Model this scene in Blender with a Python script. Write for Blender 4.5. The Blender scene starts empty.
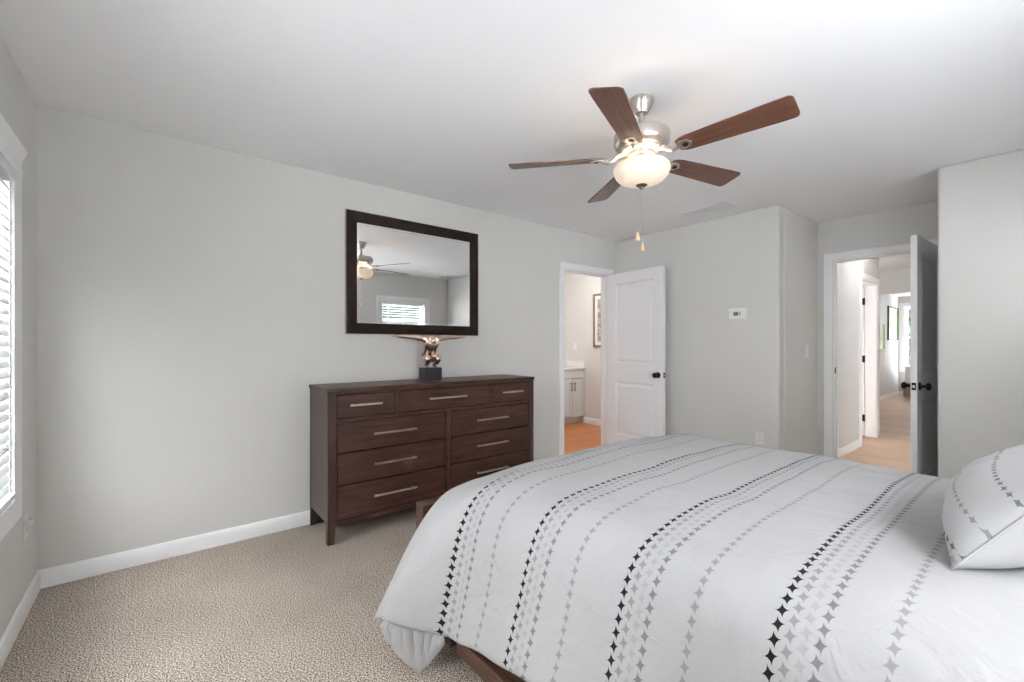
import bpy, bmesh, math, random
from mathutils import Vector, Matrix, noise
random.seed(7)
sc = bpy.context.scene
COL = sc.collection
PI = math.pi

# ------------------------------------------------------------------ camera
CAM_H = 1.235
cd = bpy.data.cameras.new('camera')
cam = bpy.data.objects.new('camera', cd)
COL.objects.link(cam)
cd.sensor_width = 36.0
cd.lens = 437.025 * 36.0 / 1024.0
cd.shift_y = 4.34 / 1024.0
cd.clip_start = 0.02
cam.location = (0, 0, CAM_H)
cam.rotation_euler = (PI / 2, 0, 0.8934 - PI / 2)
sc.camera = cam

# ------------------------------------------------------------------ world, exposure, lights
sc.view_settings.view_transform = 'Standard'
sc.view_settings.look = 'None'
sc.view_settings.gamma = 1.0
sc.view_settings.use_curve_mapping = False
sc.view_settings.exposure = 1.03
sc.cycles.use_denoising = True
sc.cycles.max_bounces = 12
sc.cycles.diffuse_bounces = 8
sc.cycles.transparent_max_bounces = 12
sc.cycles.sample_clamp_indirect = 6.0
w = bpy.data.worlds.new('sky')
sc.world = w
w.use_nodes = True
bg = w.node_tree.nodes['Background']
bg.inputs['Color'].default_value = (0.955, 0.975, 1.0, 1)
bg.inputs['Strength'].default_value = 10.0


def light(name, kind, loc, energy, color=(1, 1, 1), size=0.1, rot=(0, 0, 0), size_y=None, portal=False):
    l = bpy.data.lights.new(name, kind)
    l.energy = energy
    l.color = color
    if kind == 'AREA':
        l.shape = 'RECTANGLE'
        l.size = size
        l.size_y = size_y or size
        if portal:
            l.cycles.is_portal = True
    else:
        l.shadow_soft_size = size
    o = bpy.data.objects.new(name, l)
    o.location = loc
    o.rotation_euler = rot
    COL.objects.link(o)
    return o


sun = light('sun', 'SUN', (30, 20, 60), 40.0, (0.97, 0.98, 1.0), 0.01)
sun.rotation_euler = Vector((-0.26, -0.16, -1.0)).to_track_quat('-Z', 'Y').to_euler()
# daylight portals just outside each window opening (they only guide sampling of the sky)
light('window_portal', 'AREA', (-0.66, 2.315, 1.27), 1, size=1.40, size_y=0.84, rot=(0, -PI / 2, 0), portal=True)
light('window_portal', 'AREA', (3.285, -0.79, 1.67), 1, size=0.80, size_y=0.66, rot=(PI / 2, 0, 0), portal=True)
light('window_portal', 'AREA', (1.25, -0.79, 1.29), 1, size=1.72, size_y=1.42, rot=(PI / 2, 0, 0), portal=True)
light('window_portal', 'AREA', (-0.66, 1.12, 1.27), 1, size=1.40, size_y=0.46, rot=(0, -PI / 2, 0), portal=True)
light('window_portal', 'AREA', (14.6, 2.04, 1.4), 1, size=1.5, size_y=0.66, rot=(0, PI / 2, 0), portal=True)
# lights of the rooms beyond
light('hall_ceiling_lamp', 'POINT', (6.5, 1.0, 2.30), 4, (1.0, 0.96, 0.91), 0.10)
light('lobby_fill_light', 'POINT', (8.0, 2.1, 2.0), 4, (1.0, 0.97, 0.93), 0.12)  # unseen fill light added behind the hall wall, no fixture
light('far_room_fill_light', 'POINT', (12.0, 1.2, 2.2), 10, (1.0, 0.97, 0.94), 0.15)  # unseen fill light added to brighten the far room
light('bathroom_fill_light', 'POINT', (4.3, 3.85, 2.2), 18, (0.97, 0.985, 1.0), 0.15)  # unseen fill light added so the vanity front is lit


# ------------------------------------------------------------------ materials
def new_mat(name):
    m = bpy.data.materials.new(name)
    m.use_nodes = True
    nt = m.node_tree
    return m, nt, nt.nodes['Principled BSDF']


def plain(name, col, rough=0.5, metal=0.0, spec=0.5, bump=0.0, bscale=200.0, var=0.0, **kw):
    m, nt, b = new_mat(name)
    b.inputs['Base Color'].default_value = (*col, 1)
    b.inputs['Roughness'].default_value = rough
    b.inputs['Metallic'].default_value = metal
    b.inputs['Specular IOR Level'].default_value = spec
    for k, v in kw.items():
        b.inputs[k].default_value = v
    tc = nt.nodes.new('ShaderNodeTexCoord')
    nz = nt.nodes.new('ShaderNodeTexNoise')
    nz.inputs['Scale'].default_value = bscale
    nz.inputs['Detail'].default_value = 3
    nt.links.new(tc.outputs['Object'], nz.inputs['Vector'])
    if bump > 0:
        bp = nt.nodes.new('ShaderNodeBump')
        bp.inputs['Strength'].default_value = bump
        bp.inputs['Distance'].default_value = 0.002
        nt.links.new(nz.outputs['Fac'], bp.inputs['Height'])
        nt.links.new(bp.outputs['Normal'], b.inputs['Normal'])
    if var > 0:
        mx = nt.nodes.new('ShaderNodeMix')
        mx.data_type = 'RGBA'
        mx.inputs[6].default_value = (*[c * (1 - var) for c in col], 1)
        mx.inputs[7].default_value = (*[min(1, c * (1 + var)) for c in col], 1)
        nt.links.new(nz.outputs['Fac'], mx.inputs[0])
        nt.links.new(mx.outputs[2], b.inputs['Base Color'])
    return m


def ramp(nt, stops):
    r = nt.nodes.new('ShaderNodeValToRGB')
    el = r.color_ramp.elements
    while len(el) < len(stops):
        el.new(0.5)
    for e, (p, c) in zip(el, stops):
        e.position = p
        e.color = (*c, 1)
    return r


def wood(name, dark, light_, stretch=(1, 14, 14), scale=3.0, rough=0.38, coat=0.0, bump=0.15, spec=0.4):
    """wood whose grain runs along the object's x axis unless stretch says otherwise"""
    m, nt, b = new_mat(name)
    tc = nt.nodes.new('ShaderNodeTexCoord')
    mp = nt.nodes.new('ShaderNodeMapping')
    mp.inputs['Scale'].default_value = stretch
    n1 = nt.nodes.new('ShaderNodeTexNoise')
    n1.inputs['Scale'].default_value = scale
    n1.inputs['Detail'].default_value = 6
    n1.inputs['Roughness'].default_value = 0.62
    n1.inputs['Distortion'].default_value = 0.6
    nt.links.new(tc.outputs['Object'], mp.inputs['Vector'])
    nt.links.new(mp.outputs['Vector'], n1.inputs['Vector'])
    r = ramp(nt, [(0.32, dark), (0.70, light_)])
    nt.links.new(n1.outputs['Fac'], r.inputs['Fac'])
    nt.links.new(r.outputs['Color'], b.inputs['Base Color'])
    b.inputs['Roughness'].default_value = rough
    b.inputs['Coat Weight'].default_value = coat
    b.inputs['Coat Roughness'].default_value = 0.25
    b.inputs['Specular IOR Level'].default_value = spec
    bp = nt.nodes.new('ShaderNodeBump')
    bp.inputs['Strength'].default_value = bump
    bp.inputs['Distance'].default_value = 0.002
    nt.links.new(n1.outputs['Fac'], bp.inputs['Height'])
    nt.links.new(bp.outputs['Normal'], b.inputs['Normal'])
    return m


def planks(name, cols, width, length, along='x', rough=0.35):
    m, nt, b = new_mat(name)
    tc = nt.nodes.new('ShaderNodeTexCoord')
    mp = nt.nodes.new('ShaderNodeMapping')
    if along == 'y':
        mp.inputs['Rotation'].default_value = (0, 0, PI / 2)
    nt.links.new(tc.outputs['Object'], mp.inputs['Vector'])
    br = nt.nodes.new('ShaderNodeTexBrick')
    br.inputs['Color1'].default_value = (*cols[0], 1)
    br.inputs['Color2'].default_value = (*cols[1], 1)
    br.inputs['Mortar'].default_value = (*[c * 0.55 for c in cols[0]], 1)
    br.inputs['Scale'].default_value = 1.0
    br.inputs['Mortar Size'].default_value = 0.0015
    br.inputs['Brick Width'].default_value = length
    br.inputs['Row Height'].default_value = width
    nt.links.new(mp.outputs['Vector'], br.inputs['Vector'])
    mp2 = nt.nodes.new('ShaderNodeMapping')
    mp2.inputs['Scale'].default_value = (1.5, 30, 1) 
    nt.links.new(mp.outputs['Vector'], mp2.inputs['Vector'])
    nz = nt.nodes.new('ShaderNodeTexNoise')
    nz.inputs['Scale'].default_value = 2.0
    nz.inputs['Detail'].default_value = 5
    nt.links.new(mp2.outputs['Vector'], nz.inputs['Vector'])
    r = ramp(nt, [(0.3, (0.72, 0.72, 0.72)), (0.7, (1.12, 1.12, 1.12))])
    nt.links.new(nz.outputs['Fac'], r.inputs['Fac'])
    mx = nt.nodes.new('ShaderNodeMix')
    mx.data_type = 'RGBA'
    mx.blend_type = 'MULTIPLY'
    mx.inputs[0].default_value = 1.0
    nt.links.new(br.outputs['Color'], mx.inputs[6])
    nt.links.new(r.outputs['Color'], mx.inputs[7])
    nt.links.new(mx.outputs[2], b.inputs['Base Color'])
    b.inputs['Roughness'].default_value = rough
    return m


def carpet_mat(name, c_dark, c_mid, c_light):
    m, nt, b = new_mat(name)
    tc = nt.nodes.new('ShaderNodeTexCoord')
    n1 = nt.nodes.new('ShaderNodeTexNoise')
    n1.inputs['Scale'].default_value = 190
    n1.inputs['Detail'].default_value = 2
    n2 = nt.nodes.new('ShaderNodeTexNoise')
    n2.inputs['Scale'].default_value = 2.2
    n2.inputs['Detail'].default_value = 3
    vo = nt.nodes.new('ShaderNodeTexVoronoi')
    vo.inputs['Scale'].default_value = 110
    for n in (n1, n2, vo):
        nt.links.new(tc.outputs['Object'], n.inputs['Vector'])
    r = ramp(nt, [(0.38, c_dark), (0.50, c_mid), (0.62, c_light)])
    nt.links.new(n1.outputs['Fac'], r.inputs['Fac'])
    r2 = ramp(nt, [(0.35, (0.90, 0.90, 0.90)), (0.65, (1.06, 1.06, 1.06))])
    nt.links.new(n2.outputs['Fac'], r2.inputs['Fac'])
    mx = nt.nodes.new('ShaderNodeMix')
    mx.data_type = 'RGBA'
    mx.blend_type = 'MULTIPLY'
    mx.inputs[0].default_value = 1.0
    nt.links.new(r.outputs['Color'], mx.inputs[6])
    nt.links.new(r2.outputs['Color'], mx.inputs[7])
    nt.links.new(mx.outputs[2], b.inputs['Base Color'])
    b.inputs['Roughness'].default_value = 1.0
    b.inputs['Specular IOR Level'].default_value = 0.1
    ad = nt.nodes.new('ShaderNodeMath')
    ad.operation = 'ADD'
    nt.links.new(n1.outputs['Fac'], ad.inputs[0])
    nt.links.new(vo.outputs['Distance'], ad.inputs[1])
    bp = nt.nodes.new('ShaderNodeBump')
    bp.inputs['Strength'].default_value = 0.5
    bp.inputs['Distance'].default_value = 0.005
    nt.links.new(ad.outputs[0], bp.inputs['Height'])
    nt.links.new(bp.outputs['Normal'], b.inputs['Normal'])
    return m


def star_cloth(name, base, rows, period, pitch, size, rough=0.85):
    """white cotton printed with chains of four-pointed stars; rows = [(offset, shade, alpha)] repeated every `period` metres of V"""
    m, nt, b = new_mat(name)
    N = nt.nodes
    L = nt.links

    def M(op, a, b_=None, c=None):
        n = N.new('ShaderNodeMath')
        n.operation = op
        for i, v in enumerate((a, b_, c)):
            if v is None:
                continue
            if isinstance(v, (int, float)):
                n.inputs[i].default_value = v
            else:
                L.new(v, n.inputs[i])
        return n.outputs[0]
    uv = N.new('ShaderNodeUVMap')
    uv.uv_map = 'UVMap'
    sp = N.new('ShaderNodeSeparateXYZ')
    L.new(uv.outputs['UV'], sp.inputs[0])
    U, V = sp.outputs[0], sp.outputs[1]
    wv = M('MULTIPLY', M('FRACT', M('DIVIDE', V, period)), period)
    ca, sa = math.cos(-0.35), math.sin(-0.35)
    colour = None
    prev = None
    for i, (off, shade, alpha) in enumerate(rows):
        fr = M('SUBTRACT', M('FRACT', M('ADD', M('DIVIDE', U, pitch), 0.37 * i)), 0.5)
        bb = M('DIVIDE', M('SUBTRACT', wv, off), size)
        aa = M('MULTIPLY', fr, pitch / size * 0.74)
        ra = M('ABSOLUTE', M('ADD', M('MULTIPLY', aa, ca), M('MULTIPLY', bb, sa)))
        rb = M('ABSOLUTE', M('SUBTRACT', M('MULTIPLY', bb, ca), M('MULTIPLY', aa, sa)))
        q = M('ADD', M('POWER', ra, 0.55), M('POWER', rb, 0.55))
        star = M('LESS_THAN', q, 0.77)
        mask = M('MULTIPLY', star, alpha)
        mx = N.new('ShaderNodeMix')
        mx.data_type = 'RGBA'
        L.new(mask, mx.inputs[0])
        if prev is None:
            mx.inputs[6].default_value = (*base, 1)
        else:
            L.new(prev, mx.inputs[6])
        mx.inputs[7].default_value = (*shade, 1)
        prev = mx.outputs[2]
    L.new(prev, b.inputs['Base Color'])
    b.inputs['Roughness'].default_value = rough
    b.inputs['Specular IOR Level'].default_value = 0.2
    b.inputs['Sheen Weight'].default_value = 0.04
    tc = N.new('ShaderNodeTexCoord')
    n1 = N.new('ShaderNodeTexNoise')
    n1.inputs['Scale'].default_value = 9
    n1.inputs['Detail'].default_value = 4
    n1.inputs['Distortion'].default_value = 1.2
    L.new(tc.outputs['Object'], n1.inputs['Vector'])
    bp = N.new('ShaderNodeBump')
    bp.inputs['Strength'].default_value = 0.6
    bp.inputs['Distance'].default_value = 0.014
    L.new(n1.outputs['Fac'], bp.inputs['Height'])
    L.new(bp.outputs['Normal'], b.inputs['Normal'])
    return m


M_WALL = plain('wall_paint', (0.665, 0.655, 0.63), 0.75, spec=0.25, bump=0.08, bscale=260)
M_HALLWALL = plain('hall_wall_paint', (0.64, 0.64, 0.635), 0.75, spec=0.25, bump=0.08, bscale=260)
M_BATHWALL = plain('bathroom_wall_paint', (0.68, 0.66, 0.63), 0.7, spec=0.25, bump=0.08, bscale=260)
M_CEIL = plain('ceiling_paint', (0.88, 0.88, 0.885), 0.9, spec=0.1, bump=0.08, bscale=180)
M_TRIM = plain('white_trim_paint', (0.86, 0.86, 0.87), 0.35, bump=0.02, bscale=60)
M_DOOR = plain('white_door_paint', (0.86, 0.86, 0.88), 0.38, bump=0.02, bscale=60)
M_CARPET = carpet_mat('bedroom_carpet', (0.060, 0.042, 0.030), (0.39, 0.33, 0.275), (0.76, 0.68, 0.60))
M_HALLFLOOR = planks('hall_floor', ((0.50, 0.33, 0.215), (0.56, 0.38, 0.26)), 0.18, 1.2, 'y', 0.45)
M_BATHFLOOR = planks('bathroom_floor', ((0.50, 0.165, 0.034), (0.60, 0.215, 0.048)), 0.12, 0.9, 'x', 0.3)
M_BLACK = plain('black_bronze_hardware', (0.012, 0.011, 0.011), 0.35, 0.6)
M_STEEL = plain('satin_steel', (0.62, 0.60, 0.58), 0.28, 1.0)
M_NICKEL = plain('brushed_nickel', (0.60, 0.55, 0.50), 0.30, 1.0, bump=0.03, bscale=90)
M_PULL = plain('brushed_pull_metal', (0.78, 0.70, 0.64), 0.30, 1.0)
M_DRESS_X = wood('dresser_wood', (0.026, 0.010, 0.007), (0.100, 0.044, 0.030), (1.2, 16, 16), 3.2, 0.42, 0.03)
M_DRESS_Z = wood('dresser_wood_upright', (0.030, 0.016, 0.012), (0.075, 0.042, 0.032), (16, 16, 1.2), 3.2, 0.38, 0.15)
M_BEDWOOD_Y = wood('bed_wood', (0.040, 0.017, 0.011), (0.105, 0.046, 0.031), (14, 1.2, 14), 3.0, 0.42, 0.1)
M_BEDWOOD_X = wood('bed_wood_across', (0.040, 0.019, 0.013), (0.100, 0.050, 0.036), (1.2, 14, 14), 3.0, 0.42, 0.2)
M_BLADE = wood('fan_blade_wood', (0.045, 0.017, 0.010), (0.165, 0.066, 0.038), (1.3, 22, 22), 2.6, 0.36, 0.15, 0.08)
M_MFRAME = wood('mirror_frame_wood', (0.012, 0.008, 0.006), (0.030, 0.018, 0.013), (6, 6, 6), 3.0, 0.45, 0.0, 0.05, 0.12)
M_MEDGE = plain('mirror_frame_silver_edge', (0.45, 0.40, 0.37), 0.35, 0.9)
M_MIRROR = plain('mirror_glass', (0.93, 0.94, 0.94), 0.012, 1.0)
M_BEVEL = plain('mirror_bevel_glass', (0.97, 0.97, 0.97), 0.06, 1.0)
M_BRONZE = plain('polished_bronze', (0.86, 0.70, 0.60), 0.14, 1.0)
M_PLINTH = plain('black_stone', (0.022, 0.024, 0.028), 0.35, bump=0.1, bscale=80)
M_PLASTIC = plain('white_plastic', (0.78, 0.78, 0.76), 0.35)
M_SCREEN = plain('grey_display', (0.14, 0.14, 0.13), 0.25)
M_SLAT = plain('white_blind_slats', (0.80, 0.81, 0.82), 0.45, bump=0.02, bscale=40)
M_MATTRESS = plain('mattress_ticking', (0.78, 0.78, 0.77), 0.9)
M_DARK = plain('dark_void', (0.012, 0.011, 0.010), 0.8)
M_CABINET = plain('grey_cabinet_paint', (0.60, 0.61, 0.61), 0.4)
M_COUNTER = plain('white_countertop', (0.78, 0.77, 0.75), 0.25)
M_FOLIAGE = plain('leaf_green', (0.014, 0.040, 0.014), 0.6, var=0.6, bscale=3.0)
M_BARK = plain('bark', (0.12, 0.085, 0.06), 0.9, bump=0.5, bscale=30)
M_LAWN = plain('lawn_green', (0.07, 0.13, 0.035), 0.9, var=0.3, bscale=12)
M_FARDUVET = plain('white_bedding', (0.80, 0.80, 0.81), 0.85, bump=0.4, bscale=8)
M_TAN = plain('tan_upholstery', (0.33, 0.24, 0.17), 0.85, bump=0.3, bscale=90)
M_BLACKFRAME = plain('black_picture_frame', (0.015, 0.014, 0.013), 0.4)
M_TAUPEFRAME = wood('weathered_frame_wood', (0.13, 0.10, 0.075), (0.28, 0.22, 0.17), (10, 10, 1), 4, 0.6)
M_MAT = plain('off_white_mat', (0.74, 0.71, 0.65), 0.8)

# glass
def glass_mat():
    m, nt, b = new_mat('window_glass')
    nt.nodes.remove(b)
    out = nt.nodes['Material Output']
    tr = nt.nodes.new('ShaderNodeBsdfTransparent')
    gl = nt.nodes.new('ShaderNodeBsdfGlossy')
    gl.inputs['Roughness'].default_value = 0.02
    mx = nt.nodes.new('ShaderNodeMixShader')
    mx.inputs[0].default_value = 0.05
    nt.links.new(tr.outputs[0], mx.inputs[1])
    nt.links.new(gl.outputs[0], mx.inputs[2])
    nt.links.new(mx.outputs[0], out.inputs['Surface'])
    return m
M_GLASS = glass_mat()

def bowl_mat():
    m, nt, b = new_mat('frosted_lamp_glass')
    b.inputs['Base Color'].default_value = (0.70, 0.62, 0.52, 1)
    b.inputs['Roughness'].default_value = 0.35
    b.inputs['Emission Color'].default_value = (1.0, 0.74, 0.50, 1)
    b.inputs['Emission Strength'].default_value = 0.20
    return m
M_BOWL = bowl_mat()

def art_mat(name, cols, scale):
    m, nt, b = new_mat(name)
    tc = nt.nodes.new('ShaderNodeTexCoord')
    nz = nt.nodes.new('ShaderNodeTexNoise')
    nz.inputs['Scale'].default_value = scale
    nz.inputs['Detail'].default_value = 3
    nz.inputs['Distortion'].default_value = 1.5
    nt.links.new(tc.outputs['Object'], nz.inputs['Vector'])
    n = len(cols)
    r = ramp(nt, [(0.30 + 0.4 * i / (n - 1), c) for i, c in enumerate(cols)])
    nt.links.new(nz.outputs['Fac'], r.inputs['Fac'])
    nt.links.new(r.outputs['Color'], b.inputs['Base Color'])
    b.inputs['Roughness'].default_value = 0.5
    return m
M_ART_GREEN = art_mat('green_painting', ((0.03, 0.09, 0.012), (0.12, 0.20, 0.02), (0.24, 0.26, 0.06), (0.20, 0.12, 0.06)), 6)
M_ART_PALE = art_mat('pale_green_painting', ((0.16, 0.25, 0.06), (0.32, 0.38, 0.15), (0.44, 0.46, 0.28)), 5)
M_ART_GREY = art_mat('charcoal_print', ((0.11, 0.095, 0.08), (0.30, 0.27, 0.23), (0.66, 0.63, 0.57)), 16)


# ------------------------------------------------------------------ builders
class MB:
    """collects shapes into one mesh"""
    def __init__(s):
        s.bm = bmesh.new()

    def box(s, x0, x1, y0, y1, z0, z1, mi=0):
        v = [s.bm.verts.new(p) for p in ((x0, y0, z0), (x1, y0, z0), (x1, y1, z0), (x0, y1, z0),
                                         (x0, y0, z1), (x1, y0, z1), (x1, y1, z1), (x0, y1, z1))]
        for f in ((3, 2, 1, 0), (4, 5, 6, 7), (0, 1, 5, 4), (1, 2, 6, 5), (2, 3, 7, 6), (3, 0, 4, 7)):
            s.bm.faces.new([v[i] for i in f]).material_index = mi
        return s

    def hexa(s, pts):
        """8 points: bottom four ccw, top four ccw"""
        v = [s.bm.verts.new(p) for p in pts]
        for f in ((3, 2, 1, 0), (4, 5, 6, 7), (0, 1, 5, 4), (1, 2, 6, 5), (2, 3, 7, 6), (3, 0, 4, 7)):
            s.bm.faces.new([v[i] for i in f])
        return s

    def rings(s, rings, cap0=True, cap1=True, closed=True):
        R = [[s.bm.verts.new(p) for p in r] for r in rings]
        n = len(R[0])
        for a, b in zip(R, R[1:]):
            for i in range(n if closed else n - 1):
                j = (i + 1) % n
                s.bm.faces.new((a[i], a[j], b[j], b[i]))
        if cap0:
            s.bm.faces.new(list(reversed(R[0])))
        if cap1:
            s.bm.faces.new(R[-1])
        return s

    def lathe(s, prof, c=(0, 0, 0), n=32, axis='z', cap0=True, cap1=True):
        rr = []
        for r, h in prof:
            ring = []
            for i in range(n):
                a = 2 * PI * i / n
                p = (r * math.cos(a), r * math.sin(a), h)
                if axis == 'x':
                    p = (h, p[0], p[1])
                elif axis == 'y':
                    p = (p[1], h, p[0])
                ring.append((p[0] + c[0], p[1] + c[1], p[2] + c[2]))
            rr.append(ring)
        return s.rings(rr, cap0, cap1)

    def tube(s, pts, r, n=10):
        pts = [Vector(p) for p in pts]
        rs = r if isinstance(r, (list, tuple)) else [r] * len(pts)
        rr = []
        up = None
        for i, p in enumerate(pts):
            d = (pts[min(i + 1, len(pts) - 1)] - pts[max(i - 1, 0)]).normalized()
            if up is None:
                up = Vector((0, 0, 1)) if abs(d.z) < 0.9 else Vector((1, 0, 0))
            a = d.cross(up).normalized()
            b = a.cross(d).normalized()
            up = b
            rr.append([p + (a * math.cos(2 * PI * k / n) + b * math.sin(2 * PI * k / n)) * rs[i] for k in range(n)])
        return s.rings(rr)

    def prism(s, poly, h0, h1, axis='z'):
        """poly of 2D points extruded along an axis: z (x,y), y (x,z), x (y,z)"""
        def P(a, b, h):
            return {'z': (a, b, h), 'y': (a, h, b), 'x': (h, a, b)}[axis]
        return s.rings([[P(a, b, h0) for a, b in poly], [P(a, b, h1) for a, b in poly]])

    def build(s, name, mat, parent=None, smooth=False, bevel=0.0, seg=2, loc=None, rot=None, angle=0.6):
        bmesh.ops.recalc_face_normals(s.bm, faces=s.bm.faces)
        me = bpy.data.meshes.new(name)
        s.bm.to_mesh(me)
        s.bm.free()
        for m in (mat if isinstance(mat, (list, tuple)) else [mat]):
            me.materials.append(m)
        o = bpy.data.objects.new(name, me)
        COL.objects.link(o)
        if parent:
            o.parent = parent
        if loc:
            o.location = loc
        if rot:
            o.rotation_euler = rot
        if smooth:
            me.polygons.foreach_set('use_smooth', [True] * len(me.polygons))
            if smooth == 'auto':
                md = o.modifiers.new('edge', 'EDGE_SPLIT')
                md.split_angle = angle
        if bevel:
            md = o.modifiers.new('bevel', 'BEVEL')
            md.width = bevel
            md.segments = seg
            md.limit_method = 'ANGLE'
            md.angle_limit = 0.7
        return o


def tag(o, label=None, cat=None, group=None, kind=None):
    if label:
        o['label'] = label
    if cat:
        o['category'] = cat
    if group:
        o['group'] = group
    if kind:
        o['kind'] = kind
    return o


def thing(name, loc, label, cat, group=None, rz=0.0):
    o = bpy.data.objects.new(name, None)
    o.empty_display_size = 0.1
    COL.objects.link(o)
    o.location = loc
    o.rotation_euler = (0, 0, rz)
    return tag(o, label, cat, group)


def structure(o, label=None, cat=None):
    return tag(o, label, cat, kind='structure')


# ------------------------------------------------------------------ room dimensions
D = 3.24          # wall with the dresser (y)
XL = -0.487       # window wall (x)
XR = 4.149        # thermostat wall (x)
XN = 5.116        # back of the entry niche (x)
Y1, Y2 = 1.491, 0.508   # sides of the niche
YB = -0.62        # wall behind the bed
ZC = 2.453
T = 0.12

# ---- floors
structure(MB().box(XL - T, XN + T - 0.04, YB - T, D + 0.06, -0.10, 0.0).build('floor', M_CARPET), 'beige speckled bedroom carpet', 'floor')
structure(MB().box(XN + T - 0.04, 14.6, -0.9, 2.6, -0.10, -0.004).build('floor_hall', M_HALLFLOOR), 'warm tan plank floor of the hall past the open door', 'floor')
structure(MB().box(2.2, 5.45, D + 0.06, 5.5, -0.10, -0.004).build('floor_bathroom', M_BATHFLOOR), 'orange wood floor of the bathroom', 'floor')
# ---- ceilings
structure(MB().box(XL - T, XN + T, YB - T, D + T, ZC, ZC + 0.1).build('ceiling', M_CEIL), 'white bedroom ceiling', 'ceiling')
structure(MB().box(XN + T, 14.6, -0.9, 2.6, ZC, ZC + 0.1).build('ceiling_hall', M_CEIL), 'white ceiling of the hall and far room', 'ceiling')
structure(MB().box(2.2, 5.45, D + T, 5.5, ZC, ZC + 0.1).build('ceiling_bathroom', M_CEIL), 'white bathroom ceiling', 'ceiling')

# ---- openings
BX0, BX1, BZ = 3.30, 4.06, 2.05          # bathroom door opening
EY0, EY1, EZ = 0.600, 1.361, 2.062       # entry door opening
WY0, WY1, WZ0, WZ1 = 1.90, 2.73, 0.58, 1.965    # left window
VY0, VY1 = 0.90, 1.34                     # unseen window added beside the camera to let in more daylight
HX0, HX1, HZ0, HZ1 = 2.885, 3.685, 0.58, 1.985  # window behind the bed
GX0, GX1 = 0.40, 2.10                   # unseen wide window added by the headboard for extra daylight

# ---- bedroom walls
structure(MB().box(XL - T, BX0, D, D + T, 0, ZC).box(BX1, 5.45, D, D + T, 0, ZC).box(BX0, BX1, D, D + T, BZ, ZC)
          .build('wall_back', M_WALL), 'light greige wall behind the dresser and mirror', 'wall')
structure(MB().box(XL - T, XL, YB - T, VY0, 0, ZC).box(XL - T, XL, VY1, WY0, 0, ZC).box(XL - T, XL, WY1, D, 0, ZC).box(XL - T, XL, WY0, WY1, 0, WZ0)
          .box(XL - T, XL, WY0, WY1, WZ1, ZC).box(XL - T, XL, VY0, VY1, 0, WZ0).box(XL - T, XL, VY0, VY1, WZ1, ZC).build('wall_left', M_WALL), 'light greige wall with the blind-covered window', 'wall')
fb = MB()
for a, b in ((XL, GX0), (GX1, HX0), (HX1, XR + T)):
    fb.box(a, b, YB - T, YB, 0, ZC)
for a, b in ((GX0, GX1), (HX0, HX1)):
    fb.box(a, b, YB - T, YB, 0, HZ0 if a < 2.5 else 1.36).box(a, b, YB - T, YB, HZ1, ZC)
structure(fb.build('wall_front', M_WALL), 'light greige wall behind the bed, seen in the mirror', 'wall')
structure(MB().box(XR, XR + T, Y1, D, 0, ZC).box(XR + T, XN + T, Y1, Y1 + T, 0, ZC).build('wall_right', M_WALL, bevel=0.018, seg=4),
          'light greige wall with the thermostat and its return', 'wall')
structure(MB().box(XR, XR + T, YB, Y2, 0, ZC).box(XR + T, XN, Y2 - T, Y2, 0, ZC).build('wall_right_near', M_WALL, bevel=0.018, seg=4),
          'light greige wall at the right edge, beyond the pillow', 'wall')
structure(MB().box(XN, XN + T, EY1, Y1, 0, ZC).box(XN, XN + T, Y2 - T, EY0, 0, ZC).box(XN, XN + T, EY0, EY1, EZ, ZC)
          .build('wall_entry', M_WALL), 'light greige wall around the open hall door', 'wall')

# ---- hall, far room and bathroom walls
HY = 1.50
DX0, DX1 = 6.72, 7.46
structure(MB().box(XN + T, DX0, HY, HY + T, 0, ZC).box(DX1, 7.60, HY, HY + T, 0, ZC).box(DX0, DX1, HY, HY + T, BZ, ZC)
          .box(7.48, 7.60, HY + T, 2.46, 0, ZC).build('wall_hall_left', M_HALLWALL), 'pale hall wall with a cased doorway', 'wall')
structure(MB().box(XN + T, 14.6, -0.1 - T, -0.1, 0, ZC).build('wall_hall_right', M_HALLWALL), 'pale right-hand hall wall', 'wall')
structure(MB().box(7.60, 14.4, 2.46, 2.46 + T, 0, ZC).build('wall_far_left', M_HALLWALL), 'pale far-room wall with two green pictures', 'wall')
structure(MB().box(9.11, 9.23, -0.1, 2.46, 2.07, ZC).build('wall_header', M_HALLWALL), 'pale header over the far-room opening', 'wall')
FY0, FY1, FZ0, FZ1 = 1.72, 2.36, 0.66, 2.20
structure(MB().box(14.4, 14.52, FY1, 2.46, 0, ZC).box(14.4, 14.52, -0.1, FY0, 0, ZC).box(14.4, 14.52, FY0, FY1, 0, FZ0)
          .box(14.4, 14.52, FY0, FY1, FZ1, ZC).build('wall_far_end', M_HALLWALL), 'pale end wall of the far room with its window', 'wall')
structure(MB().box(6.2, 6.32, 1.62, 2.9, 0, ZC).box(6.32, 7.48, 2.78, 2.9, 0, ZC).build('wall_closet', M_HALLWALL), 'pale wall of the side room off the hall', 'wall')
structure(MB().box(6.32, 7.48, 1.62, 2.78, ZC, ZC + 0.08).build('ceiling_closet', M_CEIL), 'white ceiling of the side room', 'ceiling')
structure(MB().box(5.28, 5.40, D + T, 5.30, 0, ZC).box(2.2, 5.40, 5.28, 5.40, 0, ZC).box(2.2, 2.32, D + T, 5.28, 0, ZC)
          .build('wall_bathroom', M_BATHWALL), 'pale bathroom walls', 'wall')

# ---- baseboards (profile: flat board with a stepped, eased top)
BH, BT = 0.092, 0.014


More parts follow.
